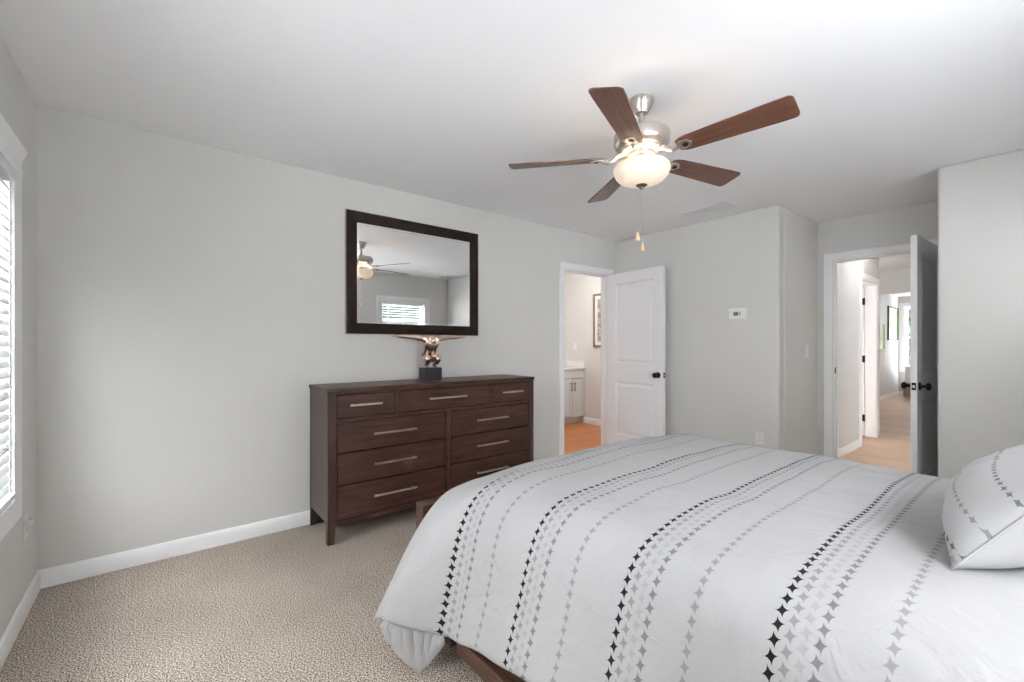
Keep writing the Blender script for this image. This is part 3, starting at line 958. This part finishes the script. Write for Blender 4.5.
mt = MB().box(-0.75, 0.77, -1.0, 0.93, 0, 0.36).build('mattress', M_MATTRESS, None, bevel=0.05, seg=4, loc=(1.75, 0.55, 0.252))
tag(mt, 'thick white mattress hidden under the striped duvet', 'mattress')

# ---- duvet: cross sections along y
M_DUVET = star_cloth('duvet_cloth', (0.375, 0.374, 0.374),
                     [(0.030, (0.009, 0.009, 0.010), 1.0), (0.055, (0.235, 0.235, 0.24), 1.0), (0.080, (0.32, 0.32, 0.32), 0.9), (0.106, (0.18, 0.18, 0.185), 1.0), (0.210, (0.245, 0.245, 0.25), 1.0)],
                     0.345, 0.0325, 0.0235)
XC = 1.75
STD = [(0.80, 0.17), (0.835, 0.30), (0.868, 0.43), (0.893, 0.54), (0.925, 0.62), (0.972, 0.675), (1.04, 0.705), (1.15, 0.72), (1.30, 0.727), (1.48, 0.731), (1.75, 0.733)]
FLARE = [(0.605, 0.255), (0.628, 0.30), (0.668, 0.37), (0.722, 0.45), (0.785, 0.53), (0.852, 0.595), (0.935, 0.645), (1.06, 0.665), (1.25, 0.677), (1.45, 0.684), (1.75, 0.686)]
FLARE2 = [(0.600, 0.225), (0.622, 0.265), (0.662, 0.335), (0.712, 0.420), (0.775, 0.510), (0.840, 0.582), (0.915, 0.635), (1.05, 0.664), (1.25, 0.674), (1.45, 0.680), (1.75, 0.682)]
CAP1 = [(0.70, 0.18), (0.715, 0.24), (0.745, 0.31), (0.79, 0.39), (0.85, 0.47), (0.91, 0.545), (0.98, 0.60), (1.09, 0.635), (1.26, 0.650), (1.45, 0.658), (1.75, 0.660)]
CAP2 = [(0.815, 0.20), (0.825, 0.25), (0.84, 0.31), (0.865, 0.38), (0.90, 0.44), (0.95, 0.49), (1.01, 0.53), (1.11, 0.555), (1.27, 0.57), (1.45, 0.575), (1.75, 0.575)]
def lerp(a, b, t):
    return [(p[0] + (q[0] - p[0]) * t, p[1] + (q[1] - p[1]) * t) for p, q in zip(a, b)]
def sstep(t):
    t = max(0, min(1, t))
    return t * t * (3 - 2 * t)
def section(y):
    sh_ = 0.055 * max(0.0, min(1.2, (1.4 - y)))
    lift = 0.085 * sstep((1.44 - y) / 0.48)
    std = [(x + sh_ * (1 if k < 7 else (10 - k) / 4), z + lift * max(0, 1 - k / 2.5)) for k, (x, z) in enumerate(STD)]
    if y <= 1.37:
        return std
    if y <= 1.52:
        return lerp(std, FLARE, sstep((y - 1.37) / 0.15))
    if y <= 1.575:
        return lerp(FLARE, FLARE2, (y - 1.52) / 0.055)
    if y <= 1.62:
        return lerp(FLARE2, CAP1, (y - 1.575) / 0.045)
    return lerp(CAP1, CAP2, min(1, (y - 1.62) / 0.035))
def section_r(y):
    z_top = section(y)
    st_ = [(x, z) for x, z in STD]
    t = sstep((y - 1.40) / 0.22)
    out = []
    for k in range(10):
        x, z = st_[k]
        zf = z - (0.735 - z_top[10][1]) * sstep((z - 0.3) / 0.35)
        out.append((2 * XC - x + 0.02, zf))
    return list(reversed(out))
ys = [-0.50 + 0.06 * k for k in range(30)] + [1.285 + 0.0275 * k for k in range(1, 9)] + [1.52, 1.54, 1.56, 1.575, 1.59, 1.605, 1.62, 1.637, 1.655]
bmd = bmesh.new()
uvl = bmd.loops.layers.uv.new('UVMap')
grid = []
for y in ys:
    pts = section(y) + section_r(y)
    # dense resample
    P = [Vector((x, 0, z)) for x, z in pts]
    cum = [0.0]
    for a, b in zip(P, P[1:]):
        cum.append(cum[-1] + (b - a).length)
    half = cum[10]
    row = []
    NS = 72
    for i in range(NS + 1):
        # denser near the left side
        f = i / NS
        s_ = cum[-1] * f
        k = 0
        while k < len(P) - 2 and cum[k + 1] < s_:
            k += 1
        q = P[k].lerp(P[k + 1], (s_ - cum[k]) / max(1e-6, cum[k + 1] - cum[k]))
        row.append((q.x, y, q.z, s_ - half))
    grid.append(row)
vs = []
for j, row in enumerate(grid):
    r_ = []
    for i, (x, y, z, u) in enumerate(row):
        p = Vector((x, y, z))
        side = sstep((0.62 - z) / 0.3) * (1 if x < XC else 0.6)
        # vertical drape folds on the hanging side, soft rumples on top
        wv = noise.noise(Vector((y * 7.5, 3.1, z * 1.4))) * 0.022 * side
        wv += noise.noise(Vector((y * 15.0, 8.7, z * 2.5))) * 0.007 * side
        p.x += -wv if x < XC else wv
        top = sstep((z - 0.60) / 0.08)
        p.z += (noise.noise(Vector((x * 3.2, y * 2.4, 1.7))) * 0.010 + noise.noise(Vector((x * 7 + y * 3, y * 6.5, 5.2))) * 0.006 + (0.5 - abs(noise.noise(Vector((x * 2.1 + y * 1.3, y * 4.2 - x * 2.0, 2.2))))) * 0.010 - 0.005) * top
        if i == 0:
            p.z += noise.noise(Vector((y * 6, 0, 9.1))) * 0.012
        r_.append(bmd.verts.new(p))
    vs.append(r_)
for j in range(len(vs) - 1):
    for i in range(len(vs[0]) - 1):
        f = bmd.faces.new((vs[j][i], vs[j][i + 1], vs[j + 1][i + 1], vs[j + 1][i]))
        for lp, (jj, ii) in zip(f.loops, ((j, i), (j, i + 1), (j + 1, i + 1), (j + 1, i))):
            lp[uvl].uv = (grid[jj][ii][3] + 5.0, 0.345 * 10 + 1.43 - min(ys[jj], 1.50))
# gathered corner fold hanging under the flare
top_edge = [(0.606, 1.524, 0.262), (0.628, 1.512, 0.243), (0.665, 1.495, 0.218), (0.705, 1.475, 0.196), (0.745, 1.455, 0.178), (0.785, 1.435, 0.166), (0.815, 1.415, 0.160)]
bot_edge = [(0.612, 1.520, 0.232), (0.640, 1.512, 0.170), (0.676, 1.505, 0.108), (0.712, 1.497, 0.062), (0.748, 1.488, 0.022), (0.785, 1.465, 0.060), (0.818, 1.430, 0.135)]
NF, MF = 36, 10
fl = []
for i in range(NF + 1):
    t = i / NF * (len(top_edge) - 1)
    k = min(int(t), len(top_edge) - 2)
    fr = t - k
    A = Vector(top_edge[k]).lerp(Vector(top_edge[k + 1]), fr) + Vector((0.026 + 0.03 * max(0, 1 - i / 8), 0.012, 0.020 - 0.02 * max(0, 1 - i / 8)))
    B = Vector(bot_edge[k]).lerp(Vector(bot_edge[k + 1]), fr)
    col = []
    for jj in range(MF + 1):
        s_ = jj / MF
        p = A.lerp(B, s_)
        am = math.sin(PI * min(1, s_ * 1.1)) * 0.9 + 0.1
        wr = (noise.noise(Vector((i * 0.33 - s_ * 1.6, s_ * 1.1, 4.0))) * 0.020 + noise.noise(Vector((i * 0.75 + s_ * 1.2, s_ * 2.0, 9.0))) * 0.009) * am
        p += Vector((-0.62, -0.78, 0)) * (wr * min(1, s_ * 4) + 0.010 * math.sin(PI * s_))
        col.append(bmd.verts.new(p))
    fl.append(col)
for i in range(NF):
    for jj in range(MF):
        f = bmd.faces.new((fl[i][jj], fl[i + 1][jj], fl[i + 1][jj + 1], fl[i][jj + 1]))
        for lp in f.loops:
            lp[uvl].uv = (0.01, 0.345 * 10 + 0.28)
me = bpy.data.meshes.new('duvet')
bmd.to_mesh(me)
bmd.free()
me.materials.append(M_DUVET)
me.polygons.foreach_set('use_smooth', [True] * len(me.polygons))
duvet = bpy.data.objects.new('duvet', me)
COL.objects.link(duvet)
so = duvet.modifiers.new('thick', 'SOLIDIFY')
so.thickness = 0.016
so.offset = -1
sb = duvet.modifiers.new('sub', 'SUBSURF')
sb.levels = 1
sb.render_levels = 1
tag(duvet, 'white duvet with rows of black and grey stars spread over the bed', 'duvet')

# ---- pillow leaning at the head of the bed
M_SHAM = star_cloth('pillow_cloth', (0.52, 0.52, 0.525),
                    [(0.018, (0.40, 0.40, 0.40), 1.0), (0.036, (0.16, 0.16, 0.17), 1.0), (0.108, (0.28, 0.28, 0.29), 1.0), (0.195, (0.20, 0.20, 0.21), 1.0), (0.300, (0.33, 0.33, 0.34), 0.9), (0.400, (0.28, 0.28, 0.29), 0.9)],
                    0.62, 0.022, 0.0155)
M_SHAMBACK = plain('pillow_back_cloth', (0.52, 0.52, 0.525), 0.85, bump=0.25, bscale=9)
bmp = bmesh.new()
uvl = bmp.loops.layers.uv.new('UVMap')
PW, PHt, PT = 0.70, 0.48, 0.125
NA, NB = 44, 36
def pil(a, b, s_):
    x = a * PW / 2 * (1 - 0.055 * (1 - b * b) )
    v = b * PHt / 2 * (1 - 0.06 * (1 - a * a))
    t = PT * (max(0, 1 - abs(a) ** 3.0) ** 0.62) * (max(0, 1 - abs(b) ** 3.0) ** 0.62) * (max(0.14, 0.5 - 0.78 * b) if s_ > 0 else 0.90 - 0.25 * b)
    t += 0.006 * noise.noise(Vector((a * 4, b * 4, s_ * 3.3))) * (1 - abs(a)) * 1.5
    return Vector((x, s_ * t, v))
for s_ in (-1, 1):
    g = [[bmp.verts.new(pil(-1 + 2 * i / NA, -1 + 2 * j / NB, s_)) for i in range(NA + 1)] for j in range(NB + 1)]
    for j in range(NB):
        for i in range(NA):
            q = (g[j][i], g[j][i + 1], g[j + 1][i + 1], g[j + 1][i])
            f = bmp.faces.new(q if s_ < 0 else tuple(reversed(q)))
            f.material_index = 0 if s_ > 0 else 1
            for lp in f.loops:
                lp[uvl].uv = (lp.vert.co.x + 4.0, lp.vert.co.z + PHt / 2)
bmesh.ops.remove_doubles(bmp, verts=bmp.verts, dist=1e-4)
bmesh.ops.recalc_face_normals(bmp, faces=bmp.faces)
me = bpy.data.meshes.new('pillow')
bmp.to_mesh(me)
bmp.free()
me.materials.append(M_SHAM)
me.materials.append(M_SHAMBACK)
me.polygons.foreach_set('use_smooth', [True] * len(me.polygons))
pw = bpy.data.objects.new('pillow', me)
COL.objects.link(pw)
lean = math.radians(36)
# lower left corner at (1.385, 0.145, 0.738)
pc = Vector((1.380 + PW / 2, 0.147, 0.732)) + Vector((0, -math.sin(lean), math.cos(lean))) * (PHt / 2)
pw.location = pc
pw.rotation_euler = (lean, 0, 0)
pip = MB()
pp = [pil(-1, b, 0) for b in [k / 12 for k in range(-12, 13)]] + [pil(a, 1, 0) for a in [k / 12 for k in range(-11, 13)]] + [pil(1, b, 0) for b in [k / 12 for k in range(11, -13, -1)]] + [pil(a, -1, 0) for a in [k / 12 for k in range(11, -12, -1)]]
pip.tube(pp + pp[:1], 0.0028, 6).build('piping', M_SHAMBACK, pw, smooth=True)
tag(pw, 'plump white pillow with star stripes leaning at the head of the bed', 'pillow')

# ------------------------------------------------------------------ small wall and ceiling fittings
th = thing('thermostat', (XR, 1.838, 1.475), 'white thermostat with grey display on the right-hand wall', 'thermostat')
MB().box(-0.024, 0, -0.077, 0.077, 0.0, 0.096).build('housing', M_PLASTIC, th, bevel=0.008, seg=3)
MB().box(-0.0255, -0.022, -0.018, 0.026, 0.033, 0.066).build('display', M_SCREEN, th)
MB().box(-0.0265, -0.022, -0.036, -0.029, 0.034, 0.066).build('button', M_SCREEN, th)
MB().box(-0.006, 0, -0.085, 0.085, -0.006, 0.102).build('wall_plate', M_PLASTIC, th, bevel=0.004)


def outlet(name, loc, rz, label, cat, sw=False, group=None):
    """plate facing local -y"""
    o = thing(name, loc, label, cat, group, rz)
    MB().box(-0.036, 0.036, -0.006, 0, -0.058, 0.058).build('cover_plate', M_PLASTIC, o, bevel=0.003)
    if sw:
        MB().hexa([(-0.016, -0.006, -0.032), (0.016, -0.006, -0.032), (0.016, -0.005, -0.032), (-0.016, -0.005, -0.032), (-0.016, -0.0075, 0.032), (0.016, -0.0075, 0.032), (0.016, -0.005, 0.032), (-0.016, -0.005, 0.032)]).build('rocker', M_PLASTIC, o)
    else:
        for dz in (-0.021, 0.021):
            s_ = MB().lathe([(0.0165, -0.0085), (0.0165, -0.005)], (0, 0, dz), 20, 'y').build('socket', M_PLASTIC, o)
            MB().box(-0.0075, -0.0055, -0.009, -0.008, dz - 0.001, dz + 0.008).box(0.0055, 0.0075, -0.009, -0.008, dz - 0.001, dz + 0.008).build('slot', M_DARK, s_)
    return o


outlet('wall_outlet', (XR, 1.645, 0.408), -PI / 2, 'white wall outlet low on the thermostat wall', 'outlet')
outlet('light_switch', (4.81, Y1, 1.18), 0, 'white rocker light switch beside the hall doorway', 'light switch', True)
lo = outlet('wall_outlet', (XL, 2.965, 0.40), PI / 2, 'white wall outlet below the window corner', 'outlet')
MB().box(-0.016, 0.016, -0.030, -0.0085, 0.004, 0.036).build('plug', M_PLASTIC, lo, bevel=0.004)
outlet('light_switch', (5.28, 4.92, 1.22), -PI / 2, 'white light switch on the bathroom wall', 'light switch', True)

vt = thing('ceiling_vent', (3.83, 1.965, ZC), 'flat white air register in the ceiling near the thermostat wall', 'vent')
m = MB().box(-0.105, 0.105, -0.205, -0.18, -0.010, 0).box(-0.105, 0.105, 0.18, 0.205, -0.010, 0).box(-0.105, -0.08, -0.18, 0.18, -0.010, 0).box(0.08, 0.105, -0.18, 0.18, -0.010, 0)
m.build('frame', M_TRIM, vt, bevel=0.003)
m = MB()
for k in range(9):
    x = -0.072 + 0.018 * k
    m.hexa([(x - 0.0105, -0.18, -0.008), (x - 0.0100, -0.18, -0.0088), (x - 0.0100, 0.18, -0.0088), (x - 0.0105, 0.18, -0.008), (x + 0.0098, -0.18, -0.0055), (x + 0.0102, -0.18, -0.0063), (x + 0.0102, 0.18, -0.0063), (x + 0.0098, 0.18, -0.0055)])
m.build('slats', M_TRIM, vt)
sd = thing('smoke_detector', (3.90, -0.33, ZC), 'round white smoke detector on the ceiling, seen in the mirror', 'smoke detector')
MB().lathe([(0.065, 0), (0.065, -0.012), (0.058, -0.016), (0.056, -0.030), (0.045, -0.036), (0.010, -0.037)], n=32).build('housing', M_PLASTIC, sd, smooth='auto')

# ------------------------------------------------------------------ bathroom
va = thing('vanity', (4.70, 4.718, 0), 'light grey bathroom vanity with white top seen through the doorway', 'vanity')
MB().box(-0.60, 0.575, 0.02, 0.555, 0.10, 0.855).box(-0.60, 0.575, 0.08, 0.555, 0, 0.10).build('cabinet', M_CABINET, va)
MB().box(-0.62, 0.58, -0.02, 0.56, 0.856, 0.888).box(0.562, 0.58, 0.0, 0.56, 0.888, 0.985).box(-0.62, 0.562, 0.543, 0.56, 0.888, 0.985).build('countertop', M_COUNTER, va, bevel=0.003)
def shaker(name, x0, x1, z0, z1, hx, hz, vert):
    mb = MB().box(x0, x1, 0.006, 0.02, z0, z1)
    r = 0.055 if z1 - z0 > 0.3 else 0.035
    mb.box(x0, x0 + r, 0.0, 0.006, z0, z1).box(x1 - r, x1, 0.0, 0.006, z0, z1).box(x0 + r, x1 - r, 0.0, 0.006, z0, z0 + r).box(x0 + r, x1 - r, 0.0, 0.006, z1 - r, z1)
    d = mb.build(name, M_CABINET, va)
    h = MB()
    if vert:
        h.tube([(hx, -0.028, hz - 0.07), (hx, -0.028, hz + 0.07)], 0.005, 10)
        for s_ in (-0.05, 0.05):
            h.tube([(hx, 0.0, hz + s_), (hx, -0.028, hz + s_)], 0.004, 8)
    else:
        h.tube([(hx - 0.07, -0.028, hz), (hx + 0.07, -0.028, hz)], 0.005, 10)
        for s_ in (-0.05, 0.05):
            h.tube([(hx + s_, 0.0, hz), (hx + s_, -0.028, hz)], 0.004, 8)
    h.build('handle', M_BLACK, d)
shaker('door', 0.305, 0.570, 0.115, 0.715, 0.335, 0.59, True)
shaker('door', -0.245, 0.297, 0.115, 0.715, 0.265, 0.59, True)
MB().box(-0.245, 0.570, 0.0, 0.02, 0.725, 0.845).build('false_front', M_CABINET, va, bevel=0.002)

def picture(name, loc, rz, wdt, hgt, fr, frame_m, art_m, label, matw=0.0):
    """hangs on a wall, faces local -y"""
    o = thing(name, loc, label, 'picture', None, rz)
    def rg(ins, y):
        return [(-wdt / 2 + ins, y, ins), (wdt / 2 - ins, y, ins), (wdt / 2 - ins, y, hgt - ins), (-wdt / 2 + ins, y, hgt - ins)]
    MB().rings([rg(0, 0), rg(0, -0.026), rg(0.004, -0.03), rg(fr - 0.003, -0.027), rg(fr, -0.012), rg(fr, 0)], cap0=False, cap1=False).build('frame', frame_m, o)
    if matw:
        MB().rings([rg(fr, -0.010), rg(fr + matw, -0.010), rg(fr + matw, -0.007)], cap0=False, cap1=False).build('mat', M_MAT, o)
    q = fr + matw
    MB().box(-wdt / 2 + q - 0.001, wdt / 2 - q + 0.001, -0.008, -0.003, q - 0.001, hgt - q + 0.001).build('artwork', art_m, o)
    return o


picture('framed_picture', (5.28, 4.29, 1.21), -PI / 2, 0.46, 0.82, 0.028, M_TAUPEFRAME, M_ART_GREY, 'taupe framed print with charcoal abstract pattern on the bathroom wall', 0.05)
picture('framed_picture', (13.74, 2.46, 1.36), 0, 1.02, 0.80, 0.045, M_BLACKFRAME, M_ART_GREEN, 'black framed green landscape picture near the far-room corner', 0.02)
picture('framed_picture', (12.42, 2.46, 1.13), 0, 0.90, 0.60, 0.03, M_MAT, M_ART_PALE, 'pale green picture partly hidden by the hall wall end')

# ------------------------------------------------------------------ far room bed
fbed = thing('bed', (13.85, 1.29, 0.03), 'bed with white bedding and rounded tan base in the far room', 'bed')
def rounded_slab(z0, z1, x0, x1, y0, y1, r):
    poly = []
    for cx, cy, a0 in ((x1 - r, y1 - r, 0), (x0 + r, y1 - r, PI / 2), (x0 + r, y0 + r, PI), (x1 - r, y0 + r, 1.5 * PI)):
        for k in range(7):
            a = a0 + PI / 2 * k / 6
            poly.append((cx + r * math.cos(a), cy + r * math.sin(a)))
    return MB().prism(poly, z0, z1)
rounded_slab(0.02, 0.34, -0.55, 0.50, -1.1, 0.92, 0.14).build('base', M_TAN, fbed, smooth='auto', bevel=0.05, seg=4)
rounded_slab(0.34, 0.72, -0.52, 0.50, -1.08, 0.90, 0.16).build('bedding', M_FARDUVET, fbed, smooth='auto', bevel=0.09, seg=5)

# ------------------------------------------------------------------ outdoors
structure(MB().box(-40, 60, -40, 50, -0.9, -0.6).build('ground_outside', plain('pale_bounce_ground', (0.55, 0.565, 0.59), 0.9, var=0.08, bscale=3)), 'ground outside the windows, made pale to bounce sunlight indoors', 'yard')  # unseen ground coloured pale so sunlight bounces up to the ceiling
def leaf_tree(loc, rad, hgt, seed, label, n=3600):
    rnd = random.Random(seed)
    o = thing('tree', loc, label, 'tree', None)
    mb = MB()
    for _ in range(n):
        u, v, q = rnd.uniform(-1, 1), rnd.uniform(0, 2 * PI), rnd.random() ** 0.45
        s = math.sqrt(1 - u * u)
        lob = 1 + 0.25 * math.sin(3 * v + seed) * s + 0.18 * math.sin(5 * u + seed)
        p = Vector((s * math.cos(v), s * math.sin(v), u * hgt / 2 / rad)) * rad * q * lob + Vector((0, 0, hgt * 0.62))
        d = Vector((rnd.uniform(-1, 1), rnd.uniform(-1, 1), rnd.uniform(-1, 1))).normalized()
        e = d.orthogonal().normalized()
        sz = rnd.uniform(0.12, 0.24)
        f = d.cross(e)
        vv = [mb.bm.verts.new(p + e * sz * 1.3), mb.bm.verts.new(p + f * sz * 0.6 + d * 0.02), mb.bm.verts.new(p - e * sz * 1.3), mb.bm.verts.new(p - f * sz * 0.6 - d * 0.02)]
        mb.bm.faces.new(vv)
    mb.build('crown', M_FOLIAGE, o)
    MB().tube([(0, 0, 0), (0.05, 0.02, hgt * 0.3), (0, 0, hgt * 0.75)], [0.16, 0.12, 0.05], 9).build('trunk', M_BARK, o)
    return o
leaf_tree((1.6, -6.4, -0.6), 1.5, 5.0, 3, 'green tree seen through the reflected window, in its left part')
leaf_tree((5.4, -6.0, -0.6), 1.5, 5.2, 5, 'green tree seen through the reflected window, in its middle')
leaf_tree((9.3, -6.8, -0.6), 1.6, 5.4, 8, 'green tree seen through the reflected window, at its right side')
leaf_tree((-6.2, 4.6, -0.6), 1.8, 5.0, 11, 'green tree outside the left window')
leaf_tree((19.0, 2.6, -0.6), 1.8, 5.0, 13, 'green tree outside the far-room window')
